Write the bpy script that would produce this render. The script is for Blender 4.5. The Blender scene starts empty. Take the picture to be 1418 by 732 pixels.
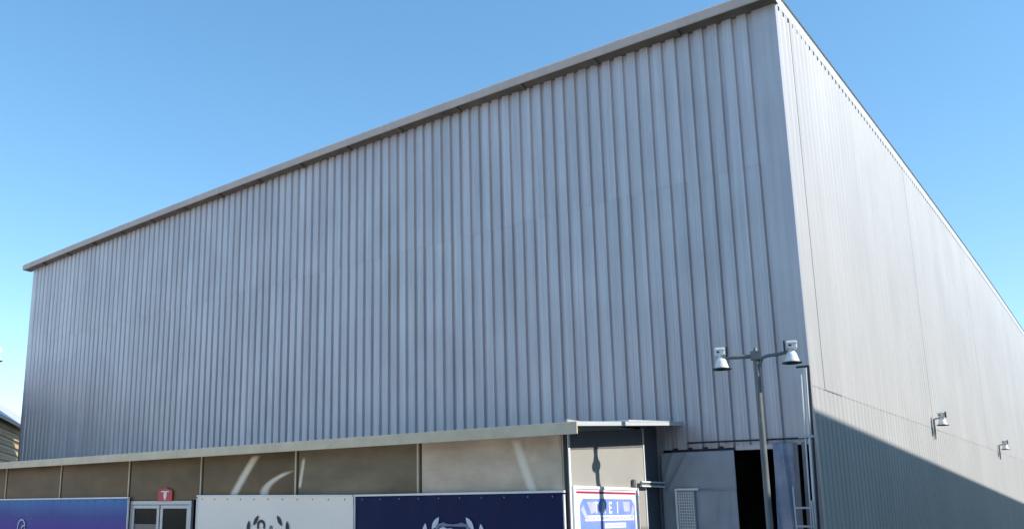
import bpy, bmesh, math, random
from mathutils import Vector, Matrix
R = math.radians
random.seed(7)
scene = bpy.context.scene
C = scene.collection

# ------------------------------------------------------------------ camera
cam = bpy.data.cameras.new("camera")
cam.sensor_fit = 'HORIZONTAL'; cam.sensor_width = 36.0
cam.lens = 1192.85 / 1418 * 36.0
cam.shift_x = (709 - 550.08) / 1418
cam.shift_y = (461.58 - 366) / 1418
cam.clip_start = 0.1; cam.clip_end = 9000
camo = bpy.data.objects.new("camera", cam); C.objects.link(camo)
camo.location = (4.0035, -15.0, 1.9)
camo.rotation_euler = (math.pi/2 + 0.19848, 0, 0.71121)
scene.camera = camo

# ------------------------------------------------------------------ sky, sun, exposure
SUN_AZ = 75.7      # degrees from +Y towards +X
SUN_EL = 35.5
sd = Vector((math.sin(R(SUN_AZ))*math.cos(R(SUN_EL)), math.cos(R(SUN_AZ))*math.cos(R(SUN_EL)), math.sin(R(SUN_EL))))
sun = bpy.data.lights.new("sun", 'SUN'); sun.energy = 3.6; sun.angle = R(0.5); sun.color = (1.0, 0.965, 0.91)
suno = bpy.data.objects.new("sun", sun); C.objects.link(suno)
suno.rotation_euler = sd.to_track_quat('Z', 'Y').to_euler()
suno.location = (20, 5, 30)

w = bpy.data.worlds.new("World"); scene.world = w; w.use_nodes = True
nt = w.node_tree; N = nt.nodes; L = nt.links; N.clear()
out = N.new('ShaderNodeOutputWorld'); bg = N.new('ShaderNodeBackground')
sky = N.new('ShaderNodeTexSky'); sky.sky_type = 'NISHITA'; sky.sun_disc = False
sky.sun_elevation = R(SUN_EL); sky.sun_rotation = R(SUN_AZ)
sky.altitude = 200; sky.air_density = 1.0; sky.dust_density = 0.15; sky.ozone_density = 2.2
bg.inputs['Strength'].default_value = 0.15
L.new(sky.outputs['Color'], bg.inputs['Color']); L.new(bg.outputs[0], out.inputs['Surface'])
# low cumulus all round the horizon
geo = N.new('ShaderNodeTexCoord'); sep = N.new('ShaderNodeSeparateXYZ')
L.new(geo.outputs['Generated'], sep.inputs[0])
mp = N.new('ShaderNodeMapping'); mp.inputs['Scale'].default_value = (9, 9, 22)
L.new(geo.outputs['Generated'], mp.inputs['Vector'])
cn = N.new('ShaderNodeTexNoise'); cn.inputs['Scale'].default_value = 1.0; cn.inputs['Detail'].default_value = 7; cn.inputs['Roughness'].default_value = .55
L.new(mp.outputs[0], cn.inputs['Vector'])
mr = N.new('ShaderNodeMapRange'); mr.inputs['From Min'].default_value = 0.135; mr.inputs['From Max'].default_value = 0.03
mr.inputs['To Min'].default_value = -0.35; mr.inputs['To Max'].default_value = 0.12
L.new(sep.outputs['Z'], mr.inputs['Value'])
ad = N.new('ShaderNodeMath'); ad.operation = 'ADD'; L.new(cn.outputs['Fac'], ad.inputs[0]); L.new(mr.outputs[0], ad.inputs[1])
m2 = N.new('ShaderNodeMapRange'); m2.inputs['From Min'].default_value = 0.50; m2.inputs['From Max'].default_value = 0.66
L.new(ad.outputs[0], m2.inputs['Value'])
mx = N.new('ShaderNodeMix'); mx.data_type = 'RGBA'
L.new(m2.outputs[0], mx.inputs['Factor']); hs = N.new('ShaderNodeHueSaturation'); hs.inputs['Saturation'].default_value = 1.31; hs.inputs['Hue'].default_value = 0.494
gm = N.new('ShaderNodeGamma'); gm.inputs['Gamma'].default_value = 0.78
L.new(sky.outputs['Color'], gm.inputs['Color'])
gs = N.new('ShaderNodeVectorMath'); gs.operation = 'SCALE'; gs.inputs['Scale'].default_value = 1.24; L.new(gm.outputs[0], gs.inputs[0])
L.new(gs.outputs[0], hs.inputs['Color']); L.new(hs.outputs[0], mx.inputs['A'])
mx.inputs['B'].default_value = (7.0, 7.3, 7.8, 1)
L.new(mx.outputs['Result'], bg.inputs['Color'])

vs = scene.view_settings
vs.view_transform = 'Standard'; vs.look = 'None'; vs.gamma = 1; vs.use_curve_mapping = False
vs.exposure = 0.88
scene.cycles.max_bounces = 8; scene.cycles.diffuse_bounces = 4

# ------------------------------------------------------------------ helpers
def tag(o, label=None, cat=None, group=None, kind=None):
    if label: o['label'] = label
    if cat: o['category'] = cat
    if group: o['group'] = group
    if kind: o['kind'] = kind
    return o
def empty(name, loc=(0, 0, 0), rz=0):
    o = bpy.data.objects.new(name, None); C.objects.link(o)
    o.location = loc; o.rotation_euler = (0, 0, rz); o.empty_display_size = .2
    return o
def copy_tree(o, parent=None):
    c = o.copy(); C.objects.link(c)
    if parent: c.parent = parent
    for ch in list(o.children): copy_tree(ch, c)
    return c

class MB:
    def __init__(s): s.v = []; s.f = []; s.smooth = []
    def add(s, vs_, fs, smooth=False):
        b = len(s.v); s.v += [tuple(p) for p in vs_]
        for f in fs: s.f.append([i+b for i in f]); s.smooth.append(smooth)
        return s
    def box(s, x0, x1, y0, y1, z0, z1):
        return s.add([(x0,y0,z0),(x1,y0,z0),(x1,y1,z0),(x0,y1,z0),(x0,y0,z1),(x1,y0,z1),(x1,y1,z1),(x0,y1,z1)],
                     [(0,3,2,1),(4,5,6,7),(0,1,5,4),(1,2,6,5),(2,3,7,6),(3,0,4,7)])
    def bar(s, a, b, wx, wy=None, up=(0,0,1)):
        a = Vector(a); b = Vector(b); wy = wy or wx
        d = (b-a).normalized(); u = Vector(up)
        if abs(d.dot(u)) > .95: u = Vector((0,1,0))
        sx = d.cross(u).normalized(); sy = sx.cross(d).normalized()
        p = []
        for q in (a, b):
            for i, j in ((-1,-1),(1,-1),(1,1),(-1,1)): p.append(q + sx*i*wx/2 + sy*j*wy/2)
        return s.add(p, [(0,3,2,1),(4,5,6,7),(0,1,5,4),(1,2,6,5),(2,3,7,6),(3,0,4,7)])
    def tube(s, pts, r, n=10):
        pts = [Vector(p) for p in pts]; rr = r if isinstance(r, (list, tuple)) else [r]*len(pts)
        rings = []; ref = None; vv = []
        for i, p in enumerate(pts):
            d = (pts[min(i+1, len(pts)-1)] - pts[max(i-1, 0)]).normalized()
            if ref is None:
                ref = Vector((0,0,1)) if abs(d.z) < .9 else Vector((1,0,0))
            x = (ref - d*ref.dot(d)).normalized(); ref = x; y = d.cross(x)
            for k in range(n):
                a = 2*math.pi*k/n; vv.append(p + (x*math.cos(a)+y*math.sin(a))*rr[i])
        fs = []
        for i in range(len(pts)-1):
            for k in range(n):
                k2 = (k+1) % n; fs.append((i*n+k, i*n+k2, (i+1)*n+k2, (i+1)*n+k))
        s.add(vv, fs, True)
        m = len(pts)-1
        s.add(vv[:n], [tuple(range(n))[::-1]]); s.add(vv[m*n:], [tuple(range(n))])
        return s
    def lathe(s, prof, c=(0,0,0), n=20, axis=None):
        # prof: list of (r, z)
        vv = []; fs = []
        for r, z in prof:
            for k in range(n):
                a = 2*math.pi*k/n; vv.append(Vector((r*math.cos(a), r*math.sin(a), z)))
        for i in range(len(prof)-1):
            for k in range(n):
                k2 = (k+1) % n; fs.append((i*n+k, i*n+k2, (i+1)*n+k2, (i+1)*n+k))
        M = axis if axis is not None else Matrix()
        vv = [M @ v + Vector(c) for v in vv]
        return s.add(vv, fs, True)
    def sweep(s, prof, path, smooth=False):
        # prof: closed or open list of 2D (a,b); path: function giving a 3D point for (t, a, b); list of ts
        pass
    def prism(s, poly, fn0, fn1):
        n = len(poly); a = [fn0(p) for p in poly]; b = [fn1(p) for p in poly]
        return s.add(a+b, [tuple(range(n))[::-1], tuple(range(n, 2*n))] + [(i, (i+1) % n, n+(i+1) % n, n+i) for i in range(n)])
    def build(s, name, mat, parent=None, bevel=0):
        me = bpy.data.meshes.new(name); me.from_pydata(s.v, [], s.f)
        me.polygons.foreach_set('use_smooth', s.smooth); me.update()
        bm = bmesh.new(); bm.from_mesh(me)
        bmesh.ops.recalc_face_normals(bm, faces=bm.faces)
        if bevel:
            bmesh.ops.bevel(bm, geom=list(bm.edges), offset=bevel, segments=2, affect='EDGES', profile=.5)
        bm.to_mesh(me); bm.free()
        o = bpy.data.objects.new(name, me); C.objects.link(o)
        if mat: me.materials.append(mat)
        if parent: o.parent = parent
        return o

def mat(name, col, rough=.6, metal=0., var=.12, scale=3., bump=0., bscale=40., rnd=0., streak=0., spec=.5, dirt=None, dirt_amt=0., stretch=(1,1,1)):
    m = bpy.data.materials.new(name); m.use_nodes = True
    t = m.node_tree; n = t.nodes; l = t.links
    b = n['Principled BSDF']
    b.inputs['Roughness'].default_value = rough; b.inputs['Metallic'].default_value = metal
    b.inputs['Specular IOR Level'].default_value = spec
    g = n.new('ShaderNodeNewGeometry')
    mp = n.new('ShaderNodeMapping'); mp.inputs['Scale'].default_value = stretch; l.new(g.outputs['Position'], mp.inputs['Vector'])
    nz = n.new('ShaderNodeTexNoise'); nz.inputs['Scale'].default_value = scale; nz.inputs['Detail'].default_value = 6
    l.new(mp.outputs[0], nz.inputs['Vector'])
    r = n.new('ShaderNodeMapRange'); r.inputs['From Min'].default_value = .3; r.inputs['From Max'].default_value = .7
    r.inputs['To Min'].default_value = 1-var; r.inputs['To Max'].default_value = 1+var
    l.new(nz.outputs['Fac'], r.inputs['Value'])
    val = r.outputs[0]
    if rnd:
        oi = n.new('ShaderNodeObjectInfo'); r2 = n.new('ShaderNodeMapRange')
        r2.inputs['To Min'].default_value = 1-rnd; r2.inputs['To Max'].default_value = 1+rnd
        l.new(oi.outputs['Random'], r2.inputs['Value'])
        mu = n.new('ShaderNodeMath'); mu.operation = 'MULTIPLY'; l.new(val, mu.inputs[0]); l.new(r2.outputs[0], mu.inputs[1]); val = mu.outputs[0]
    if streak:
        mp2 = n.new('ShaderNodeMapping'); mp2.inputs['Scale'].default_value = (6, 6, .25); l.new(g.outputs['Position'], mp2.inputs['Vector'])
        n2 = n.new('ShaderNodeTexNoise'); n2.inputs['Scale'].default_value = 1.5; n2.inputs['Detail'].default_value = 5; l.new(mp2.outputs[0], n2.inputs['Vector'])
        r3 = n.new('ShaderNodeMapRange'); r3.inputs['From Min'].default_value = .3; r3.inputs['From Max'].default_value = .7
        r3.inputs['To Min'].default_value = 1-streak; r3.inputs['To Max'].default_value = 1+streak; l.new(n2.outputs['Fac'], r3.inputs['Value'])
        mu = n.new('ShaderNodeMath'); mu.operation = 'MULTIPLY'; l.new(val, mu.inputs[0]); l.new(r3.outputs[0], mu.inputs[1]); val = mu.outputs[0]
    mc = n.new('ShaderNodeVectorMath'); mc.operation = 'SCALE'
    mc.inputs[0].default_value = col[:3]; l.new(val, mc.inputs['Scale'])
    colout = mc.outputs[0]
    if dirt:
        n3 = n.new('ShaderNodeTexNoise'); n3.inputs['Scale'].default_value = 1.3; n3.inputs['Detail'].default_value = 8; n3.inputs['Roughness'].default_value = .65
        l.new(g.outputs['Position'], n3.inputs['Vector'])
        r4 = n.new('ShaderNodeMapRange'); r4.inputs['From Min'].default_value = .48; r4.inputs['From Max'].default_value = .72; r4.inputs['To Max'].default_value = dirt_amt
        l.new(n3.outputs['Fac'], r4.inputs['Value'])
        mm = n.new('ShaderNodeMix'); mm.data_type = 'RGBA'; l.new(r4.outputs[0], mm.inputs['Factor']); l.new(colout, mm.inputs['A']); mm.inputs['B'].default_value = (*dirt, 1)
        colout = mm.outputs['Result']
    l.new(colout, b.inputs['Base Color'])
    if bump:
        nb = n.new('ShaderNodeTexNoise'); nb.inputs['Scale'].default_value = bscale; nb.inputs['Detail'].default_value = 4; l.new(mp.outputs[0], nb.inputs['Vector'])
        bp = n.new('ShaderNodeBump'); bp.inputs['Strength'].default_value = bump; bp.inputs['Distance'].default_value = .02
        l.new(nb.outputs['Fac'], bp.inputs['Height']); l.new(bp.outputs[0], b.inputs['Normal'])
    return m

M = {}
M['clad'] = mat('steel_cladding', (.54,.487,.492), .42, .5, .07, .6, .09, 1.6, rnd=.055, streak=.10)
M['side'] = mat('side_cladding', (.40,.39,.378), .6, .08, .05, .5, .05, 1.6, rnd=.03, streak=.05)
M['flash'] = mat('flashing', (.62,.62,.61), .45, .3, .06, 2)
M['gutter'] = mat('gutter_steel', (.46,.385,.35), .6, .0, .08, 1.2, streak=.04)
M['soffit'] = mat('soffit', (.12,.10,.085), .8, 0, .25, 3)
M['roof'] = mat('roof_sheet', (.5,.5,.49), .5, .4, .08, 1)
M['dark'] = mat('dark_steel', (.035,.035,.04), .5, .3, .2, 5)
M['black'] = mat('interior', (.10,.09,.08), .9, 0, .3, 2)
M['void'] = mat('dark_gap', (.01,.01,.011), .9, 0, .2, 4)
M['post'] = mat('grey_painted_post', (.155,.165,.165), .5, .15, .15, 6)
M['white'] = mat('white_enamel', (.78,.77,.74), .35, 0, .06, 8)
M['whitedirty'] = mat('white_paint_weathered', (.72,.71,.68), .5, 0, .08, 6, dirt=(.4,.36,.3), dirt_amt=.35)
M['concrete'] = mat('yard_concrete', (.53,.47,.385), .9, 0, .15, .5, .3, 12, dirt=(.38,.34,.28), dirt_amt=.5)
M['beige'] = mat('beige_board', (.34,.32,.285), .5, 0, .06, 1.2, .05, 6, dirt=(.33,.29,.24), dirt_amt=.35)
M['fascia'] = mat('canopy_fascia', (.58,.49,.355), .5, 0, .10, 2.5, dirt=(.36,.31,.23), dirt_amt=.4)
M['alu'] = mat('aluminium', (.42,.43,.46), .38, .5, .06, 6)
M['glass'] = mat('dark_glazing', (.012,.013,.016), .15, 0, .1, 3, spec=.06)
M['glass_low'] = mat('frosted_glazing', (.10,.095,.11), .25, 0, .1, 3)
M['red'] = mat('red_sign', (.5,.02,.035), .4, 0, .05, 5)
M['redline'] = mat('red_print', (.42,.02,.06), .5, 0, .05, 5)
M['blueprint'] = mat('pale_blue_print', (.19,.275,.60), .5, 0, .12, 4)
M['lav'] = mat('lavender_print', (.46,.46,.72), .5, 0, .12, 5)
M['signwhite'] = mat('sign_white', (.80,.76,.76), .5, 0, .04, 4)
M['navy'] = mat('navy_vinyl', (.007,.012,.062), .6, 0, .12, 1.0, .04, 3, spec=.2)
M['vinyl'] = mat('white_vinyl', (.86,.78,.70), .5, 0, .03, .8, .04, 3)
M['navyprint'] = mat('navy_print', (.012,.012,.04), .5, 0, .05, 3)
M['paleprint'] = mat('pale_print', (.55,.58,.72), .5, 0, .05, 3)
M['greyprint'] = mat('grey_print', (.16,.18,.25), .5, 0, .05, 3)
M['tarp'] = mat('grey_tarpaulin', (.33,.345,.365), .5, 0, .12, 2.2, .10, 9, dirt=(.36,.36,.36), dirt_amt=.4)
M['tarpblue'] = mat('blue_grey_tarpaulin', (.25,.28,.37), .5, 0, .2, 2.6, .12, 9, dirt=(.46,.40,.36), dirt_amt=.75)
M['plank'] = mat('weathered_plank', (.22,.20,.20), .8, 0, .25, 3, .2, 30, stretch=(4,4,.4))
M['shutter'] = mat('dark_blue_sheet', (.10,.11,.13), .5, .2, .1, 3)
M['canopyshade'] = mat('painted_canopy_shade', (.15,.14,.14), .6, .1, .1, 3)  # dark tone standing in for shade under the canopy end
M['timber'] = mat('timber_boards', (.55,.37,.19), .8, 0, .25, 2, .2, 25, rnd=.25, stretch=(.4,.4,3))
M['tin'] = mat('pale_tin_roof', (.52,.52,.55), .5, .2, .1, .5)
M['teal'] = mat('dark_green_sheet', (.17,.27,.25), .6, .1, .1, .6)
M['brick'] = mat('opposite_wall', (.22,.19,.155), .85, 0, .15, .8)

# purple banner: printed vertical gradient
def gradient_vinyl():
    m = mat('purple_vinyl', (.1,.1,.3), .6, spec=.2)
    n = m.node_tree.nodes; l = m.node_tree.links; b = n['Principled BSDF']
    tc = n.new('ShaderNodeTexCoord'); sp = n.new('ShaderNodeSeparateXYZ'); l.new(tc.outputs['Object'], sp.inputs[0])
    nz = n.new('ShaderNodeTexNoise'); nz.inputs['Scale'].default_value = .7; l.new(tc.outputs['Object'], nz.inputs['Vector'])
    a = n.new('ShaderNodeMath'); a.operation = 'MULTIPLY_ADD'; a.inputs[1].default_value = .35; l.new(nz.outputs['Fac'], a.inputs[0]); l.new(sp.outputs['Z'], a.inputs[2])
    r = n.new('ShaderNodeValToRGB'); l.new(a.outputs[0], r.inputs[0])
    mr_ = n.new('ShaderNodeMapRange'); mr_.inputs['From Min'].default_value = 1.45; mr_.inputs['From Max'].default_value = 2.25; l.new(a.outputs[0], mr_.inputs['Value']); l.new(mr_.outputs[0], r.inputs[0])
    e = r.color_ramp.elements
    e[0].position = 0; e[0].color = (.115,.065,.34,1); e[1].position = 1; e[1].color = (.085,.20,.45,1)
    k = e.new(.5); k.color = (.085,.09,.30,1)
    l.new(r.outputs[0], b.inputs['Base Color'])
    return m
M['purple'] = gradient_vinyl()

# annex boards: beige to brown with pale streaks painted in as reflected light
def board_mat(name, base, glint_marks=()):
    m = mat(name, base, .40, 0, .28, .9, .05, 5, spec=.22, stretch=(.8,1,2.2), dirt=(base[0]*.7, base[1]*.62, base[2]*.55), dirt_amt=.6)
    if not glint_marks: return m
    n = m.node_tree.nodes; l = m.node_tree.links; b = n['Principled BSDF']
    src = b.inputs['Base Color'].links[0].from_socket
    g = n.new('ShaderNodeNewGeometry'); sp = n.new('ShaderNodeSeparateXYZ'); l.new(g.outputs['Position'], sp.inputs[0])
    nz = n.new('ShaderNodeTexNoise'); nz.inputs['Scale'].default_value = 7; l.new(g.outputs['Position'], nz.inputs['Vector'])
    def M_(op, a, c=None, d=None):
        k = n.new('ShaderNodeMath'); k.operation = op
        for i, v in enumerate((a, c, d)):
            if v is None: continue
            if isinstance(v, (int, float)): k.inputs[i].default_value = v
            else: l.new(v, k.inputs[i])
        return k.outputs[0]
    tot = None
    for (z0, xc, s1, s2, hw, amt, za, zb) in glint_marks:
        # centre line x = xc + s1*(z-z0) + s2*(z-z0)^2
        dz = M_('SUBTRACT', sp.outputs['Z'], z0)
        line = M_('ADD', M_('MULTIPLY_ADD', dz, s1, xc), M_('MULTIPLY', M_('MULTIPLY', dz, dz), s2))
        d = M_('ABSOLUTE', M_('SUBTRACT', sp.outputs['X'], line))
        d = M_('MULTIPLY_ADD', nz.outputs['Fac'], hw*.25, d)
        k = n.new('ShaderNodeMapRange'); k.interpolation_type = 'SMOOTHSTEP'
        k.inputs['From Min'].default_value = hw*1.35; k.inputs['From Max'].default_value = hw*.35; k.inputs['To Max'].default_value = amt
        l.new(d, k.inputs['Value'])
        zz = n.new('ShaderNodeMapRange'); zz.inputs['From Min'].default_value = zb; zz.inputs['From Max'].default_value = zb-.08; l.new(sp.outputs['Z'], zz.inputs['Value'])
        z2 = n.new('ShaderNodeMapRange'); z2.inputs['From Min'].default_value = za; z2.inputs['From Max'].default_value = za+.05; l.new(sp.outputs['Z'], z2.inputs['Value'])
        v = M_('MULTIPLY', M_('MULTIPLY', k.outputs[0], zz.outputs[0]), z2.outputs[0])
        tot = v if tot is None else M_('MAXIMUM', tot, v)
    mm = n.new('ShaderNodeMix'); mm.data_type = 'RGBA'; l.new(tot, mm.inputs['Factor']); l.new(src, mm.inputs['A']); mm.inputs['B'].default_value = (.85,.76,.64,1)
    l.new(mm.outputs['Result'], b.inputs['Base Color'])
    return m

# ------------------------------------------------------------------ ground
g = MB(); g.add([(-3000,-3000,0),(3000,-3000,0),(3000,3000,0),(-3000,3000,0)], [(0,1,2,3)])
tag(g.build('ground', M['concrete']), kind='structure')

# ------------------------------------------------------------------ warehouse
PITCH = 0.27214; NP = 100; WX = -PITCH*NP; DEEP = 54.428
def camx(x):
    t = min(max(-x/27.9, 0), 1); return 4*.168*t*(1-t)
def camy(y):
    t = min(max(y/33.75, 0), 1.25); return 4*.158*t*(1-t)
wh = empty('warehouse', (0,0,0))
tag(wh, 'large grey ribbed metal warehouse with a long overhanging eave', 'warehouse')
GD = .054
PROF = [(0,0),(.050,0),(.055,-.004),(.064,-.004),(.069,0),(.106,0),(.111,-.004),(.120,-.004),(.125,0),(.166,0),(.186,GD),(.2561,GD),(PITCH,0)]
def panel_mesh(name, z0, z1, m):
    vv = [(x, y, z) for z in (z0, z1) for (x, y) in PROF]; n = len(PROF)
    me = bpy.data.meshes.new(name); me.from_pydata(vv, [], [(i, i+1, n+i+1, n+i) for i in range(n-1)]); me.materials.append(m); me.update(); return me
up_ = panel_mesh('cladding_panel', 7.83, 10.93, M['clad'])
full = panel_mesh('cladding_panel', 0.02, 7.90, M['clad'])
short = panel_mesh('cladding_panel', 2.90, 7.90, M['clad'])
for k in range(1, NP-1):
    for me in ((up_, short) if k <= 8 else (up_, full)):
        o = bpy.data.objects.new('cladding_panel', me); C.objects.link(o)
        o.location = (-(k+1)*PITCH - .129, -.0065 if me is up_ else 0, 0); o.parent = wh
# side wall: two tiers of lapped sheets, four ribs each
SPROF = [(0,0),(.185,0),(.215,.013),(.235,.013),(PITCH,0)]
def side_mesh(name, z0, z1, m, nr, dp=1.):
    pts = [(0, .03)]
    for r in range(nr):
        for (x, y) in (SPROF if r == 0 else SPROF[1:]): pts.append((x + r*PITCH, y*dp))
    n = len(pts); vv = [(-d, y, z) for z in (z0, z1) for (y, d) in pts]
    me = bpy.data.meshes.new(name); me.from_pydata(vv, [], [(i, i+1, n+i+1, n+i) for i in range(n-1)]); me.materials.append(m); me.update(); return me
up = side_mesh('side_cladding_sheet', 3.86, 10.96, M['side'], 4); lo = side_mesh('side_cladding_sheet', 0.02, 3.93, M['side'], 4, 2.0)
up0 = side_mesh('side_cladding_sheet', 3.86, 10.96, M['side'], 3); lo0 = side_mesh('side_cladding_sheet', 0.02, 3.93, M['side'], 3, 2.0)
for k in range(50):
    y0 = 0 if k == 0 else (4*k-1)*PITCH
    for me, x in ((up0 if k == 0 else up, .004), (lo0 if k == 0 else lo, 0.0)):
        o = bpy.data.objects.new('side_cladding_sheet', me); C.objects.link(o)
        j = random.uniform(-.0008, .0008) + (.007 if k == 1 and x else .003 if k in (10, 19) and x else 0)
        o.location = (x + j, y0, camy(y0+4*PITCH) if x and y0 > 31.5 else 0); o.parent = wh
b = MB()
for k in range(199):
    y = k*PITCH + .225; z = 10.792 + camy(y)
    b.box(.0, .0062, y-.038, y+.038, z-.075, z-.002)
tag(b.build('rib_opening', M['void'], wh), kind='stuff')
# corner flashing
c = MB()
c.add([(-PITCH-.129,.0,2.9),(-PITCH-.129,-.011,2.9),(.010,-.011,2.9),(.010,.07,2.9),(-PITCH-.129,.0,10.9),(-PITCH-.129,-.011,10.9),(.010,-.011,10.9),(.010,.07,10.9)], [(0,1,5,4),(1,2,6,5),(2,3,7,6)])
c.add([(-.05,-.007,.02),(.010,-.007,.02),(.010,.07,.02),(-.05,-.007,2.9),(.010,-.011,2.9),(.010,.07,2.9)], [(0,1,4,3),(1,2,5,4)])
c.build('corner_flashing', M['clad'], wh)
c = MB(); c.box(WX-.004, -(NP-1)*PITCH-.129, -.006, .06, .02, 10.9); c.build('corner_flashing', M['clad'], wh)
# eave gutter, swept along the front with the slight camber of the eave
EA0, EA1 = WX-.33, .055
XS = [EA1 + (EA0-EA1)*i/32 for i in range(33)]
GP = [(-.05,10.985),(-.235,10.965),(-.262,10.935),(-.275,10.905),(-.275,10.76),(-.262,10.748),(-.245,10.75),(-.245,10.80)]
def sweepx(prof, xs, name, m, parent, close=False):
    b = MB(); vv = [(x, y, z+camx(x)) for x in xs for (y, z) in prof]; n = len(prof)
    b.add(vv, [(i*n+j, i*n+(j+1) % n, (i+1)*n+(j+1) % n, (i+1)*n+j) for i in range(len(xs)-1) for j in range(n if close else n-1)])
    return b.build(name, m, parent)
sweepx(GP, XS, 'gutter', M['gutter'], wh)
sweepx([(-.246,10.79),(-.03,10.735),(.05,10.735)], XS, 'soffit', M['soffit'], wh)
e = MB()
for x in (EA0-.012,):
    z = camx(x)
    e.prism([(-.02,10.99),(-.20,10.97),(-.28,10.905),(-.28,10.745),(-.02,10.735)], lambda p: (x, p[0], p[1]+z), lambda p: (x+.012, p[0], p[1]+z))
e.build('gutter_end_cap', M['gutter'], wh)
for k in range(16):
    x = -1.74 - 1.745*k
    if x < WX: break
    b = MB(); z = camx(x)
    b.prism([(-.244,10.785),(-.244,10.735),(-.20,10.725),(-.03,10.69),(-.03,10.732)], lambda p: (x-.035, p[0], p[1]+z), lambda p: (x+.035, p[0], p[1]+z))
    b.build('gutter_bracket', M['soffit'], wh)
# gutter joints
for k in range(9):
    x = -2.9 - 3.0*k; z = camx(x); b = MB()
    pr = [(y-.004 if y < -.1 else y, zz+.004) for y, zz in GP[:6]]
    b.add([(xx, y, zz+camx(xx)) for xx in (x-.04, x+.04) for y, zz in pr], [(i, i+1, 7+i-0, 6+i) for i in range(5)])
    b.build('gutter_joint', M['gutter'], wh)
# roof
r = MB(); ys = [-.05 + (DEEP+.1)*i/24 for i in range(25)]; xs = [.05 + (WX-.35)*i/24 for i in range(25)]
vv = [(x, y, 10.985 + camx(x) + camy(y)) for y in ys for x in xs]
r.add(vv, [(j*25+i, j*25+i+1, (j+1)*25+i+1, (j+1)*25+i) for j in range(24) for i in range(24)])
r.build('roof', M['roof'], wh)
# verge flashing along the side wall
VP_ = [(-.02,10.995),(.022,10.985),(.0068,10.79),(.0,10.79)]
b = MB(); ys2 = [-.20] + [-.0 + DEEP*i/40 for i in range(41)]; n = 4
b.add([(x, y, z+camy(y)) for y in ys2 for (x, z) in VP_], [(i*n+j, i*n+j+1, (i+1)*n+j+1, (i+1)*n+j) for i in range(len(ys2)-1) for j in range(3)])
b.build('verge_flashing', M['flash'], wh)
# hidden back and far end, inside lining, door header
b = MB(); b.box(WX, -.1, DEEP-.1, DEEP, 0, 10.3); b.build('rear_wall', M['clad'], wh)
b = MB(); b.box(WX, WX+.08, .06, DEEP-.1, 0, 10.75); b.build('end_wall', M['clad'], wh)
b = MB(); b.box(-1.29, -.35, .004, .12, 2.852, 2.93); b.build('door_header', M['clad'], wh)
b = MB(); b.box(-9*PITCH, -1.2905, .02, .12, 2.86, 2.93); b.build('door_header', M['dark'], wh)
b = MB(); b.box(-4.6, -.06, 5.0, 5.1, 0, 6); b.box(-4.7,-4.6,.1,5.1,0,6); b.build('inner_wall', M['black'], wh)
b = MB(); b.box(-4.6, -.06, .1, 5.0, .004, .02); b.build('inner_floor', M['black'], wh)
b = MB(); b.box(-4.6, -.06, .1, 5.0, 3.4, 3.5); b.build('inner_ceiling', M['black'], wh)
b = MB(); b.box(-9.05*PITCH, -9*PITCH, -.03, .1, .02, 2.9); b.box(-.05, -.002, -.003, .1, .02, 2.86); b.build('door_jamb', M['dark'], wh)

# ------------------------------------------------------------------ annex (low lean-to)
AY = -3.315; AX = -2.642; CX = -2.1915; CY = -3.795; AL = -27.0
ax = empty('annex', (-12, -2, 0))
tag(ax, 'low lean-to annex of brown and beige boards along the warehouse foot', 'annex')
OFF = Vector((12, 2, 0))
def apart(mb, name, m, bevel=0, parent=None):
    mb.v = [tuple(Vector(p)+OFF) for p in mb.v]
    return mb.build(name, m, parent or ax, bevel)
divs = [-26.9, -23.9, -20.82, -17.73, -14.50, -11.67, -8.63, -5.52, -2.70]
tones = [(.135,.078,.034),(.135,.078,.034),(.14,.08,.036),(.135,.08,.036),(.14,.092,.044),(.15,.105,.056),(.20,.158,.105),(.60,.49,.385)]
glint_marks = {5: [(2.2,-10.56,.80,.10,.15,.85,1.9,2.96),(2.2,-9.62,.25,4.2,.15,.8,1.9,2.62)],  # soft reflections on the boards, painted as pale streaks
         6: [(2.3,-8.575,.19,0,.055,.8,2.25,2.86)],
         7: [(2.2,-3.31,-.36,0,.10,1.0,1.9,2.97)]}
for i in range(8):
    x0, x1 = divs[i]+.02, divs[i+1]-.02
    m = board_mat('annex_board_%s' % 'abcdefgh'[i], tones[i], glint_marks.get(i, ()))
    b = MB()
    if divs[i] == -14.50:
        b.box(x0, x1, AY, AY+.05, 2.06, 3.06)
    else:
        b.box(x0, x1, AY, AY+.05, .02, 3.06)
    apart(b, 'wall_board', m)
    b = MB(); b.box(divs[i]-.016, divs[i]+.016, AY+.012, AY+.06, .02, 3.05); apart(b, 'joint_gap', M['dark'])
    b = MB(); b.box(divs[i+1]-.085, divs[i+1]-.045, AY-.014, AY-.002, 2.0, 3.04); apart(b, 'joint_strip', M['fascia'])
# end wall facing the sun
b = MB(); b.box(AX-.05, AX, AY+.02, -.69, .02, 3.22); apart(b, 'end_board', M['beige'])
b = MB(); b.box(AX-.058, AX+.002, AY-.012, AY+.019, .02, 3.0); apart(b, 'corner_post', M['dark'])
b = MB(); b.box(AX+.0025, AX+.018, AY-.010, AY+.045, .02, 3.0); apart(b, 'corner_trim', M['whitedirty'])
b = MB(); b.box(AX-.03, AX+.014, -.715, -.672, .02, 3.25); apart(b, 'end_trim', M['whitedirty'])
b = MB(); b.box(AX-.10, AX-.05, -.67, .01, .02, 3.3); apart(b, 'recessed_sheet', M['shutter'])
b = MB(); b.prism([(AY+.02,2.755),(-.69,2.925),(-.69,3.24),(AY+.02,3.03)], lambda p: (AX+.0005, p[0], p[1]), lambda p: (AX+.006, p[0], p[1])); apart(b, 'canopy_shade_sheet', M['canopyshade'])  # dark sheet added along the canopy's shadow edge to deepen its shade
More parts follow.
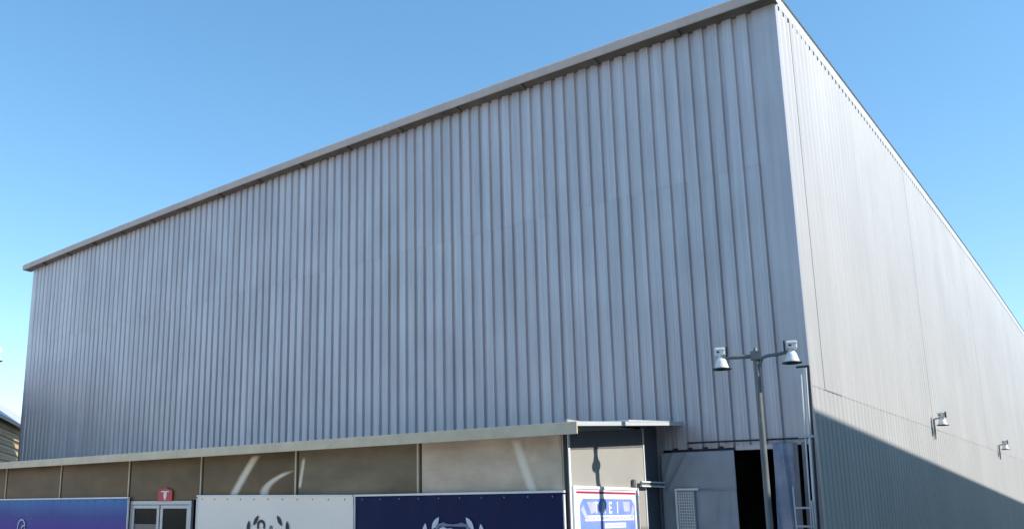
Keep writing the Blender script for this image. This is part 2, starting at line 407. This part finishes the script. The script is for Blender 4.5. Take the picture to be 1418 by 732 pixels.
# canopy
FT, FB = 3.120, 2.942
b = MB(); b.box(AL, CX, CY-.03, CY, FB, FT); apart(b, 'canopy_fascia', M['fascia'], .006)
def rz_(y): return FT-.012 + (3.387-FT+.012)*(y-CY)/(-CY)
b = MB()
b.prism([(CY,rz_(CY)-.02),(0.0,rz_(0)-.02),(0.0,rz_(0)+.0),(CY,rz_(CY)+.0)], lambda p: (AL, p[0], p[1]), lambda p: (CX-.03, p[0], p[1]))
apart(b, 'canopy_roof', M['roof'])
b = MB()
b.prism([(CY,FT-.062),(-.012,rz_(0)-.058),(-.012,rz_(0)+.006),(CY,FT+.002)], lambda p: (CX-.03, p[0], p[1]), lambda p: (CX, p[0], p[1]))
apart(b, 'canopy_end_fascia', M['flash'])
b = MB()
b.prism([(-2.15,rz_(-2.15)+.006),(-.4,rz_(-.4)+.008),(-.4,rz_(-.4)+.014),(-2.15,rz_(-2.15)+.04)], lambda p: (CX-.6, p[0], p[1]), lambda p: (CX+.006, p[0], p[1]))
apart(b, 'canopy_lap_sheet', M['flash'])
b = MB()
b.prism([(CY+.002,FT-.058),(-.012,rz_(0)-.054),(-.012,rz_(0)-.034),(CY+.002,FT-.038)], lambda p: (AL, p[0], p[1]), lambda p: (CX-.033, p[0], p[1]))
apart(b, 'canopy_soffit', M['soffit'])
# glazed double door in the annex front
door = MB(); DX0, DX1 = -14.42, -12.02
door.box(DX0, DX1, AY-.02, AY+.05, 1.955, 2.045)
door.box(DX0, DX0+.07, AY-.02, AY+.05, .02, 1.955); door.box(DX1-.07, DX1, AY-.02, AY+.05, .02, 1.955)
dfr = apart(door, 'door_frame', M['alu'], .005)
for (a, c_, low) in ((-14.345,-13.235,True),(-13.19,-12.095,False)):
    b = MB(); b.box(a, c_, AY-.012, AY+.03, 1.87, 1.945); b.box(a, a+.095, AY-.012, AY+.03, .03, 1.87); b.box(c_-.095, c_, AY-.012, AY+.03, .03, 1.87); b.box(a+.095, c_-.095, AY-.012, AY+.03, .03, .2); b.box(a+.095, c_-.095, AY-.01, AY+.028, 1.0, 1.06)
    leaf = apart(b, 'door', M['alu'], .004)
    b = MB(); b.box(a+.096, c_-.096, AY+.008, AY+.016, 1.061 if not low else 1.53, 1.869); apart(b, 'pane', M['glass'], 0, leaf)
    b = MB(); b.box(a+.096, c_-.096, AY+.008, AY+.016, .201, .999); apart(b, 'pane', M['glass'], 0, leaf)
    if low:
        b = MB(); b.box(a+.096, c_-.096, AY+.008, AY+.016, 1.061, 1.518); apart(b, 'pane', M['glass_low'], 0, leaf)
    b = MB()
    hx = c_-.05 if low else a+.05
    b.tube([(hx, AY-.05, .95), (hx, AY-.05, 1.25)], .014); b.bar((hx, AY-.05, .97), (hx, AY-.01, .97), .015); b.bar((hx, AY-.05, 1.23), (hx, AY-.01, 1.23), .015)
    apart(b, 'door_handle', M['alu'], 0, leaf)

# ------------------------------------------------------------------ things on the annex front
def leaf_poly(n=7, ln=.20, wd=.075):
    p = []
    for i in range(n+1):
        t = i/n; p.append((-ln/2+ln*t, wd/2*math.sin(math.pi*t)**.8 if 0 < t < 1 else 0))
    for i in range(n-1, 0, -1):
        t = i/n; p.append((-ln/2+ln*t, -wd/2*math.sin(math.pi*t)**.8))
    return p
def wreath(parent, cx, y, cz, m):
    for k, ang in enumerate((35, 57, 80, 103, 127, 151)):
        rr = (.62, .70, .70, .68, .66, .62)[k]
        tilt = (52, 82, 105, 128, 150, 172)[k]
        for s in (-1, 1):
            px, pz = rr*math.sin(R(ang)), rr*math.cos(R(ang))
            ca, sa = math.cos(R(tilt)), math.sin(R(tilt))
            pts = [(px - (a*ca - b_*sa), pz + a*sa + b_*ca) for a, b_ in leaf_poly(7, .25, .095)]
            b = MB(); b.prism(pts, lambda p: (cx+s*p[0], y-.004, cz+p[1]), lambda p: (cx+s*p[0], y-.001, cz+p[1]))
            b.build('wreath_leaf', m, parent)
def band(parent, name, poly, y, m, th=.004):
    b = MB(); b.prism(poly, lambda p: (p[0], y-th, p[1]), lambda p: (p[0], y-.001, p[1])); return b.build(name, m, parent)
def arc_band(cx, cz, r0, r1, a0, a1, n=16):
    p = [(cx+r1*math.cos(R(a0+(a1-a0)*i/n)), cz+r1*math.sin(R(a0+(a1-a0)*i/n))) for i in range(n+1)]
    q = [(cx+r0*math.cos(R(a0+(a1-a0)*i/n)), cz+r0*math.sin(R(a0+(a1-a0)*i/n))) for i in range(n+1)]
    return p, q
def arc(parent, name, cx, cz, r0, r1, a0, a1, y, m, n=18):
    p, q = arc_band(cx, cz, r0, r1, a0, a1, n); b = MB()
    vv = [(x, y-.004, z) for x, z in p] + [(x, y-.004, z) for x, z in q] + [(x, y-.001, z) for x, z in p] + [(x, y-.001, z) for x, z in q]
    k = n+1
    for i in range(n):
        b.add([vv[i], vv[i+1], vv[k+i+1], vv[k+i]], [(0,1,2,3)])
        b.add([vv[i], vv[i+1], vv[2*k+i+1], vv[2*k+i]], [(0,1,2,3)]); b.add([vv[k+i], vv[k+i+1], vv[3*k+i+1], vv[3*k+i]], [(0,1,2,3)])
    return b.build(name, m, parent)

def banner(label, x0, x1, zt0, zt1, m, edge_right=True, eye=M['dark']):
    t = empty('banner', (0,0,0)); tag(t, label, 'banner', 'banners on the annex front')
    y = AY-.075
    b = MB(); nx = int((x1-x0)/.07); nz = 24; vv = []
    for j in range(nz+1):
        for i in range(nx+1):
            x = x0+(x1-x0)*i/nx; zt = zt0+(zt1-zt0)*i/nx; z = .25+(zt-.25)*j/nz
            d = .006*math.sin(x*15.0)*math.exp(-(zt-z)*3) + .005*math.sin(x*2.1+z*3.3) + .004*math.sin(x*4.7-z*5.1)
            vv.append((x, y+.015+d, z))
    b.add(vv, [(j*(nx+1)+i, j*(nx+1)+i+1, (j+1)*(nx+1)+i+1, (j+1)*(nx+1)+i) for j in range(nz) for i in range(nx)], True)
    b.build('banner_face', m, t)
    b = MB(); b.prism([(x0,zt0),(x1,zt1),(x1,zt1+.032),(x0,zt0+.032)], lambda p: (p[0], y-.012, p[1]), lambda p: (p[0], y+.04, p[1])); b.build('top_rail', M['alu_white'], t)
    b = MB()
    for x in ((x0, x1) if edge_right else (x0,)):
        s = 1 if x == x0 else -1
        b.box(min(x, x+s*.02), max(x, x+s*.02), y-.008, y+.03, .25, min(zt0, zt1)-.001)
    b.build('side_rail', M['alu_white'], t)
    n = int((x1-x0)/.42)
    for i in range(n):
        x = x0+.2+(x1-x0-.4)*i/max(1, n-1); z = zt0+(zt1-zt0)*(x-x0)/(x1-x0)-.055
        if x < -21: continue
        b = MB(); b.prism([(.013*math.cos(a*math.pi/4), .013*math.sin(a*math.pi/4)) for a in range(8)], lambda p: (x+p[0], y-.006, z+p[1]), lambda p: (x+p[0], y-.001, z+p[1]))
        b.build('eyelet', eye, t)
    return t, y
M['alu_white'] = mat('pale_rail', (.78,.75,.74), .45, 0, .06, 4)
t, y = banner('purple to blue gradient banner left of the glazed door', -24.5, -14.42, 2.09, 2.105, M['purple'])
arc(t, 'ring_mark', -19.62, 1.36, .185, .225, -60, 235, y, M['paleprint'])
arc(t, 'ring_mark', -19.50, 1.30, .09, .125, 20, 260, y, M['paleprint'])
for (dx, dz) in ((.36,.22),(.46,.12),(-.2,.30),(.52,.24),(.30,.33)):
    arc(t, 'dot_mark', -19.62+dx, 1.36+dz, .0, .012, 0, 360, y, M['lav'], 8)
t, y = banner('white banner with dark laurel wreath right of the glazed door', -11.76, -7.075, 2.125, 2.09, M['vinyl'], False)
wreath(t, -9.41, y, 1.13, M['navyprint'])
arc(t, 'crest_arch', -9.60, 1.53, .07, .125, -30, 215, y, M['navyprint'])
arc(t, 'crest_dot', -9.30, 1.50, 0, .05, 0, 360, y, M['greyprint'], 12)
band(t, 'crest_shield', [(-9.74,1.44),(-9.08,1.44),(-9.08,1.05),(-9.2,.85),(-9.41,.72),(-9.62,.85),(-9.74,1.05)], y, M['navyprint'])
t, y = banner('navy blue banner with pale laurel wreath at the annex corner', -7.035, -2.69, 2.09, 2.115, M['navy'], True, M['greyprint'])
wreath(t, -4.80, y, 1.13, M['paleprint'])
band(t, 'crest_outline', [(-5.12,1.62),(-4.98,1.655),(-4.93,1.635),(-4.80,1.622),(-4.67,1.635),(-4.62,1.655),(-4.48,1.62),(-4.38,1.46),(-4.40,1.05),(-4.55,.85),(-4.80,.70),(-5.05,.85),(-5.20,1.05),(-5.22,1.46)], y, M['greyprint'])
band(t, 'crest_field', [(-5.07,1.585),(-4.80,1.592),(-4.53,1.585),(-4.44,1.44),(-4.45,1.07),(-4.58,.90),(-4.80,.77),(-5.02,.90),(-5.15,1.07),(-5.16,1.44)], y-.004, M['navy'], .003)
band(t, 'crest_patch', [(-5.06,1.56),(-4.98,1.585),(-4.92,1.555),(-4.80,1.558),(-4.80,1.30),(-5.13,1.30),(-5.13,1.45)], y-.007, M['paleprint'], .003)
# red sign above the door
t = empty('wall_sign', (-13.0, AY-.03, 2.035)); tag(t, 'small red sign with a white symbol above the glazed door', 'sign')
b = MB(); b.prism([(-.27,0),(.27,0),(.27,.235),(.0,.30),(-.27,.235)], lambda p: (p[0], -.012, p[1]), lambda p: (p[0], .012, p[1])); b.build('sign_plate', M['red'], t)
b = MB(); b.prism([(-.15,.20),(.16,.20),(.16,.225),(-.15,.225)], lambda p: (p[0], -.017, p[1]), lambda p: (p[0], -.0125, p[1]))
b.prism([(-.055,.10),(-.03,.06),(-.01,.02),(.02,.02),(.05,.07),(.075,.12),(.06,.199),(-.035,.199)], lambda p: (p[0], -.017, p[1]), lambda p: (p[0], -.0125, p[1]))
b.build('symbol', M['signwhite'], t)
# poster sign on the sunlit end wall
t = empty('poster_sign', (AX+.012, -2.12, 0)); tag(t, 'white and pale blue lettered sign with red line on sunlit annex end', 'sign')
def pb(name, poly, x0, x1, m):
    b = MB(); b.prism(poly, lambda p: (x0, p[0]+2.12, p[1]), lambda p: (x1, p[0]+2.12, p[1])); return b.build(name, m, t)
pb('sign_board', [(-3.25,.5),(-1.08,.5),(-1.08,2.205),(-3.25,2.205)], 0, .022, M['signwhite'])
b = MB()
for (y0, y1, z0, z1) in ((-3.27,-3.22,.5,2.22),(-1.11,-1.06,.5,2.22),(-3.22,-1.11,2.175,2.22)): b.box(.002,.036,y0+2.12,y1+2.12,z0,z1)
b.build('sign_frame', M['signwhite'], t)
pb('red_stripe', [(-3.17,2.108),(-1.17,2.108),(-1.17,2.140),(-3.17,2.140)], .0225, .026, M['redline'])
pb('blue_print', [(-2.98,2.03),(-1.33,2.03),(-1.22,1.93),(-1.22,.6),(-3.08,.6),(-3.08,1.93)], .0225, .025, M['blueprint'])
pb('ribbon_print', [(-3.06,1.86),(-2.92,1.72),(-2.80,1.70),(-2.98,1.93)], .0253, .0268, M['lav'])
pb('ribbon_print', [(-1.24,1.86),(-1.32,1.72),(-1.40,1.72),(-1.30,1.95)], .0253, .0268, M['lav'])
pb('lavender_panel', [(-2.86,1.98),(-2.56,1.98),(-2.56,1.83),(-2.74,1.80)], .0253, .0268, M['lav'])
pb('lavender_panel', [(-1.66,1.99),(-1.40,1.99),(-1.42,1.83),(-1.62,1.83)], .0253, .0268, M['lav'])
def letters(s, y0, z0, h, wgap):
    G = {'T': [(0,.82,1,1),(.38,0,.62,.82)], 'E': [(0,0,.28,1),(.28,.8,.9,1),(.28,.42,.75,.6),(.28,0,.9,.2)], 'I': [(.35,0,.68,1)], 'A': None}
    y = y0
    for ch in s:
        wd = h*.62; b = MB()
        if ch == 'A':
            for poly in ([(0,0),(.24,0),(.56,1),(.36,1)], [(.76,0),(1,0),(.64,1),(.44,1)], [(.25,.25),(.75,.25),(.7,.42),(.3,.42)]):
                b.prism(poly, lambda p: (.0272+(.0006 if poly[0][1] else 0), y+p[0]*wd+2.12, z0+p[1]*h), lambda p: (.0295+(.0006 if poly[0][1] else .0003 if poly[0][0] else 0), y+p[0]*wd+2.12, z0+p[1]*h))
        else:
            for (a, c0, a2, c2) in G[ch]: b.box(.0272, .0295, y+a*wd+2.12, y+a2*wd+2.12, z0+c0*h, z0+c2*h)
        b.build('letter', M['signwhite'], t); y += wgap
letters('TAEI', -2.62, 1.80, .185, .235)
# two rows of print too small to read: broken white strokes
def strokes(y0, y1, z0, z1):
    b = MB(); y = y0
    while y < y1-.03:
        wd = random.uniform(.035, .075)
        b.box(.0262, .0275, y+2.12, y+wd+2.12, z0 + random.choice((0, 0, .012)), z1 - random.choice((0, 0, .014)))
        y += wd + random.choice((.010, .012, .014, .04))
    tag(b.build('fine_print', M['lav'] if z0 > 1.55 else M['signwhite'], t), kind='stuff')
pb('text_band', [(-2.93,1.69),(-1.27,1.69),(-1.27,1.775),(-2.93,1.775)], .0253, .0258, M['signwhite'])
pb('text_band', [(-2.30,1.575),(-1.58,1.575),(-1.58,1.655),(-2.30,1.655)], .0253, .0258, M['signwhite'])
strokes(-2.86, -1.32, 1.712, 1.752); strokes(-2.2, -1.65, 1.597, 1.633); strokes(-2.75, -1.35, 1.47, 1.51)
# bracket box and rail beside the poster
b = MB(); b.box(-.03,.02,-.04,.04,-.07,.07); o = b.build('junction_box', M['post'], None, .008); o.location = (AX+.04, -1.20, 2.29)
tag(o, 'small dark box above the right edge of the lettered sign', 'junction box')
t = empty('channel_rail', (AX+.07,0,2.29)); tag(t, 'pale channel rail from the lettered sign to the warehouse wall', 'rail')
for z in (-.036, .036):
    b = MB(); b.box(-.02,.02,-1.0,-.03,z-.012,z+.012); b.build('flange', M['whitedirty'], t)
b = MB(); b.box(-.02,.002,-1.0,-.03,-.0235,.0235); b.build('web', M['post'], t)

# ------------------------------------------------------------------ doorway: tarpaulins, lattice window, curtain rail
def cloth(name, x0, x1, z0, z1, fn, nx, nz, m, parent=None, edge=None):
    b = MB(); vv = []
    for j in range(nz+1):
        for i in range(nx+1):
            u = i/nx; v = j/nz; z = z0+(z1-z0)*v
            xa, xb = (x0, x1) if edge is None else edge(v)
            x = xa+(xb-xa)*u; vv.append((x, fn(x, z), z))
    n = nx+1
    b.add(vv, [(j*n+i, j*n+i+1, (j+1)*n+i+1, (j+1)*n+i) for j in range(nz) for i in range(nx)], True)
    o = b.build(name, m, parent)
    md = o.modifiers.new('thickness', 'SOLIDIFY'); md.thickness = .004
    return o
def f1(x, z):
    d = 0
    for (xa, za, xb, zb, wd, a) in ((-2.47,2.22,-2.1,2.80,.05,.035),(-2.32,2.28,-1.86,2.84,.045,.022),(-2.55,2.4,-2.35,2.86,.04,.018),(-1.75,1.2,-1.62,2.2,.05,.02),(-1.50,1.0,-1.44,2.2,.04,.018)):
        t = max(0, min(1, ((x-xa)*(xb-xa)+(z-za)*(zb-za))/((xb-xa)**2+(zb-za)**2)))
        q = math.hypot(x-xa-t*(xb-xa), z-za-t*(zb-za)); d += a*math.exp(-(q/wd)**2)
    return -.085 - d - .010*math.sin(x*7+z*1.5) - (.012 if z < 2.2 and x > -1.93 else 0)
tp = empty('tarpaulin', (-1.95,-.08,0)); tag(tp, 'wide grey tarpaulin sheet hanging left of the dark doorway', 'tarpaulin')
o = cloth('sheet', -2.605, -1.29, .02, 2.85, f1, 60, 90, M['tarp'], tp); o.location = (1.95,.08,0)
b = MB(); b.box(-1.92,-1.30,-.125,-.118,2.19,2.215); o = b.build('seam', M['tarpblue'], tp); o.location = (1.95,.08,0)
tp = empty('tarpaulin', (-.5,-.08,0)); tag(tp, 'narrow blue stained tarpaulin strip hanging right of the dark doorway', 'tarpaulin')
def f2(x, z): return -.07 - .022*math.sin(x*26+.8*z) - .012*math.sin(x*51+z*3)
o = cloth('sheet', 0, 0, .02, 2.945, f2, 40, 60, M['tarpblue'], tp, lambda v: (-.66-.03*(1-v), -.315-.01*(1-v))); o.location = (.5,.08,0)
# window with white lattice
wn = empty('lattice_window', (-2.1,-.16,1.2)); tag(wn, 'white framed window with square lattice set in the grey tarpaulin', 'window')
b = MB(); b.box(-.235,-.20,-.03,.02,-.3,1.015); b.box(-.20,.185,-.03,.02,.985,1.02); b.box(-.20,.10,-.028,.02,-.3,-.26); b.build('frame', M['white'], wn, .003)
b = MB(); b.box(-.199,.10,.016,.022,-.26,.984); b.build('backing', M['tarp'], wn)
for i in range(7):
    x = -.175+.042*i; b = MB(); b.box(x-.007, x+.007, -.004, .006, -.26, .955); b.build('lattice_bar', M['whitedirty'], wn)
for i in range(24):
    z = .945-.05*i; b = MB(); b.box(-.197, .085, -.0065, -.0042, z-.008, z+.008); b.build('lattice_bar', M['whitedirty'], wn)
o = MB(); o.tube([(-2.08,-.10,3.005),(-.03,-.10,2.995)], .016, 8)
for x in (-2.05,-1.45,-.75,-.1): o.bar((x,-.10,3.0),(x,.02,3.0),.022)
tag(o.build('curtain_rail', M['dark']), 'thin dark rail along the wall above the dark doorway', 'rail')

# ------------------------------------------------------------------ frame, ladder and planks at the warehouse corner
t = empty('scaffold_frame', (0,-.45,0)); tag(t, 'tall dark metal frame standing at the warehouse corner', 'scaffold')
b = MB(); b.tube([(.0,0,0),(.115,0,4.10)], .019, 8); b.build('upright', M['dark'], t)
b = MB(); b.tube([(-.04,.02,0),(.055,.02,4.08)], .022, 8); b.build('upright', M['white'], t)
b = MB(); b.tube([(-.11,.05,0),(-.02,.05,3.98)], .011, 8); b.build('upright', M['white'], t)
b = MB(); b.bar((-.07,0,4.10),(.125,0,4.10),.03); b.build('top_bar', M['dark'], t)
b = MB(); b.bar((-.13,0,2.99),(.10,0,2.99),.04); b.build('cross_bar', M['alu'], t)
t = empty('short_ladder', (-.13,-.52,0)); tag(t, 'short metal ladder leaning low against the corner frame', 'ladder')
for x0, x1 in ((-.10,-.125),(.15,.13)):
    b = MB(); b.bar((x0,-.06,0),(x1,0,2.22 if x0 < 0 else 2.0),.026,.05); b.build('stile', M['alu'], t)
for k in range(7):
    z = .28*(k+.75); b = MB(); b.bar((-.115,-.03,z),(.14,-.03,z),.03); b.build('rung', M['alu'], t)
for k, (x, wd, h, lean, lb) in enumerate(((-.285,.07,2.92,.01,'left pale plank standing beside the narrow blue tarpaulin'),(-.165,.055,2.93,.02,'middle slim plank standing behind the short ladder'),(-.03,.07,2.9,.01,'right plank standing behind the dark corner frame'))):
    b = MB(); b.bar((x,-.28,0),(x+lean,-.16,h),wd,.028,(0,1,0)); o = b.build('plank', M['plank'], None); tag(o, lb, 'plank', 'planks leaning at the corner')

# ------------------------------------------------------------------ lamps
def head(parent, loc, side):
    # bell floodlight: ballast box with clamp, neck, bell reflector with a dark inside
    l = Vector(loc); dx = .012*side
    h = MB(); h.lathe([(.0,.0),(.052,.0),(.066,-.012),(.078,-.05),(.092,-.10),(.104,-.138),(.104,-.146)], loc, 24)
    o = h.build('reflector', M['white'], parent)
    v = MB(); v.box(l.x+dx-.072, l.x+dx+.072, l.y-.062, l.y+.062, l.z+.048, l.z+.168); v.build('ballast_box', M['white'], o, .014)
    v = MB(); v.box(l.x+dx-.080, l.x+dx+.080, l.y-.068, l.y+.068, l.z+.128, l.z+.142); v.build('box_lid', M['whitedirty'], o, .004)
    v = MB(); v.lathe([(.040,.05),(.036,.03),(.046,.012),(.050,.0)], loc, 18); v.build('neck', M['whitedirty'], o)
    v = MB(); v.lathe([(.104,-.146),(.138,-.150),(.138,-.166),(.100,-.164),(.080,-.09),(.0,-.06)], (l.x,l.y,l.z), 24); v.build('reflector_rim', M['dark'], o)
    v = MB(); v.box(l.x-.088*side-.012, l.x-.088*side+.012, l.y-.05, l.y+.05, l.z+.03, l.z+.175); v.build('clamp', M['dark'], o)
    v = MB(); v.box(l.x+dx-.045, l.x+dx-.005, l.y-.0665, l.y-.0625, l.z+.085, l.z+.112); v.build('vent', M['dark'], o)
    return o
def lamp_post(loc, rz, zt, label):
    t = empty('lamp_post', loc, rz); tag(t, label, 'lamp post', 'twin head lamp posts')
    b = MB(); b.tube([(0,0,0),(0,0,.9),(0,0,zt-.05)], [.056,.049,.043], 12); b.build('pole', M['post'], t)
    b = MB(); b.lathe([(.0,.10),(.02,.095),(.026,.05),(.03,.035)], (0,0,zt), 12); b.box(-.075,.075,-.06,.06,zt-.09,zt+.036); b.build('pole_cap', M['post'], t)
    b = MB(); b.tube([(0,0,zt-.035),(-.25,0,zt-.035),(-.43,0,zt-.03)], .030, 10); b.build('arm', M['post'], t)
    b = MB(); b.tube([(.045,0,zt-.20),(.055,0,zt-.13),(.09,0,zt-.065),(.16,0,zt-.04),(.30,0,zt-.03),(.44,0,zt-.0)], .026, 10); b.build('arm', M['post'], t)
    head(t, (-.49,0,zt-.045), -1); head(t, (.49,0,zt-.01), 1)
    b = MB(); b.lathe([(.10,0.0),(.10,.02),(.06,.03),(.055,.12)], (0,0,0.0), 12); b.build('base', M['post'], t)
    return t
lamp_post((-.25,-1.795,0), R(17.8), 4.16, 'twin head lamp post in front of the warehouse corner')
lamp_post((-17.78,-5.60,0), R(10), 5.62, 'lamp post mostly outside the left picture edge with one head showing')
def wall_lamp(y, label):
    t = empty('wall_lamp', (0,y,3.58)); tag(t, label, 'wall lamp', 'lamps on the side wall')
    b = MB(); b.tube([(.045,0,0),(.045,0,.46),(.055,0,.50),(.09,0,.52),(.21,0,.52)], .023, 10); b.build('bracket', M['alu'], t)
    h = head(t, (.23,0,.50), -1); h.scale = (1,1,1)
    return t
wall_lamp(10.45, 'nearer white bell lamp on a bent bracket on the side wall')
wall_lamp(22.8, 'farther white bell lamp on a bent bracket on the side wall')

# ------------------------------------------------------------------ neighbours
# timber building beyond the left end of the warehouse
nb = empty('timber_building', (-36.6,4.4,0), math.atan2(.576,-.817)); tag(nb, 'timber boarded building with pale roof beyond the warehouse left end', 'building')
b = MB(); b.box(-12,22,.05,4.4,0,5.6); b.build('wall', M['dark'], nb)
z = .2
while z < 5.3:
    b = MB(); b.prism([(.0,z+.02),(-.07,z),(-.05,z+.17),(.0,z+.21)], lambda p: (-12,p[0]+.049,p[1]), lambda p: (22,p[0]+.049,p[1])); b.build('board', M['timber'], nb); z += .34
b = MB(); b.add([(-12.6,-.45,5.58),(22.6,-.45,5.58),(22.6,2.3,7.55),(-12.6,2.3,7.55),(22.6,5.0,5.58),(-12.6,5.0,5.58)], [(0,1,2,3),(3,2,4,5),(0,3,5),(1,4,2)]); b.build('roof', M['tin'], nb)
b = MB(); b.box(-12.6,22.6,-.46,-.40,5.44,5.565); b.build('eave_board', M['dark'], nb)
# warehouse across the side lane (outside the frame; it shades the side wall)
LX = 9.0; H = 3.42 + .742*LX
nw = empty('unseen_neighbour_warehouse', (LX, 2.29, 0), -math.atan(.066)); tag(nw, 'unseen dark green metal warehouse across the lane, shading the side wall', 'warehouse')
b = MB(); b.box(0,18,-.3,75,0,H-.1); b.build('wall', M['teal'], nw)
b = MB(); b.box(.5,18,-13,-.301,0,H-.95); b.build('added_shade_wing', M['teal'], nw)  # unseen wing added to shade the yard and cut bounce by the doorway
b = MB(); b.box(-.0,18.1,-.32,75.1,H-.099,H); b.build('roof', M['roof'], nw)
for k in range(5):
    b = MB(); b.box(-.04,.0-.003,3+12*k,7+12*k,.02,4.2); b.build('roller_door', M['shutter'], nw)
# long building behind the camera, mirrored dimly in the cladding
ob = empty('opposite_building', (-10,-52,0)); tag(ob, 'long brown building on the far side of the yard', 'building')
b = MB(); b.box(-60,60,-14,0,0,9.0); b.build('wall', M['brick'], ob)
b = MB(); b.add([(-61,.8,8.9),(61,.8,8.9),(61,-7,11.2),(-61,-7,11.2),(61,-14.8,8.9),(-61,-14.8,8.9)], [(0,1,2,3),(3,2,4,5),(0,3,5),(1,4,2)]); b.build('roof', M['soffit'], ob)
for k in range(16):
    b = MB(); b.box(-56+7*k,-53+7*k,.003,.06,1.2,3.0); b.build('window', M['glass'], ob)
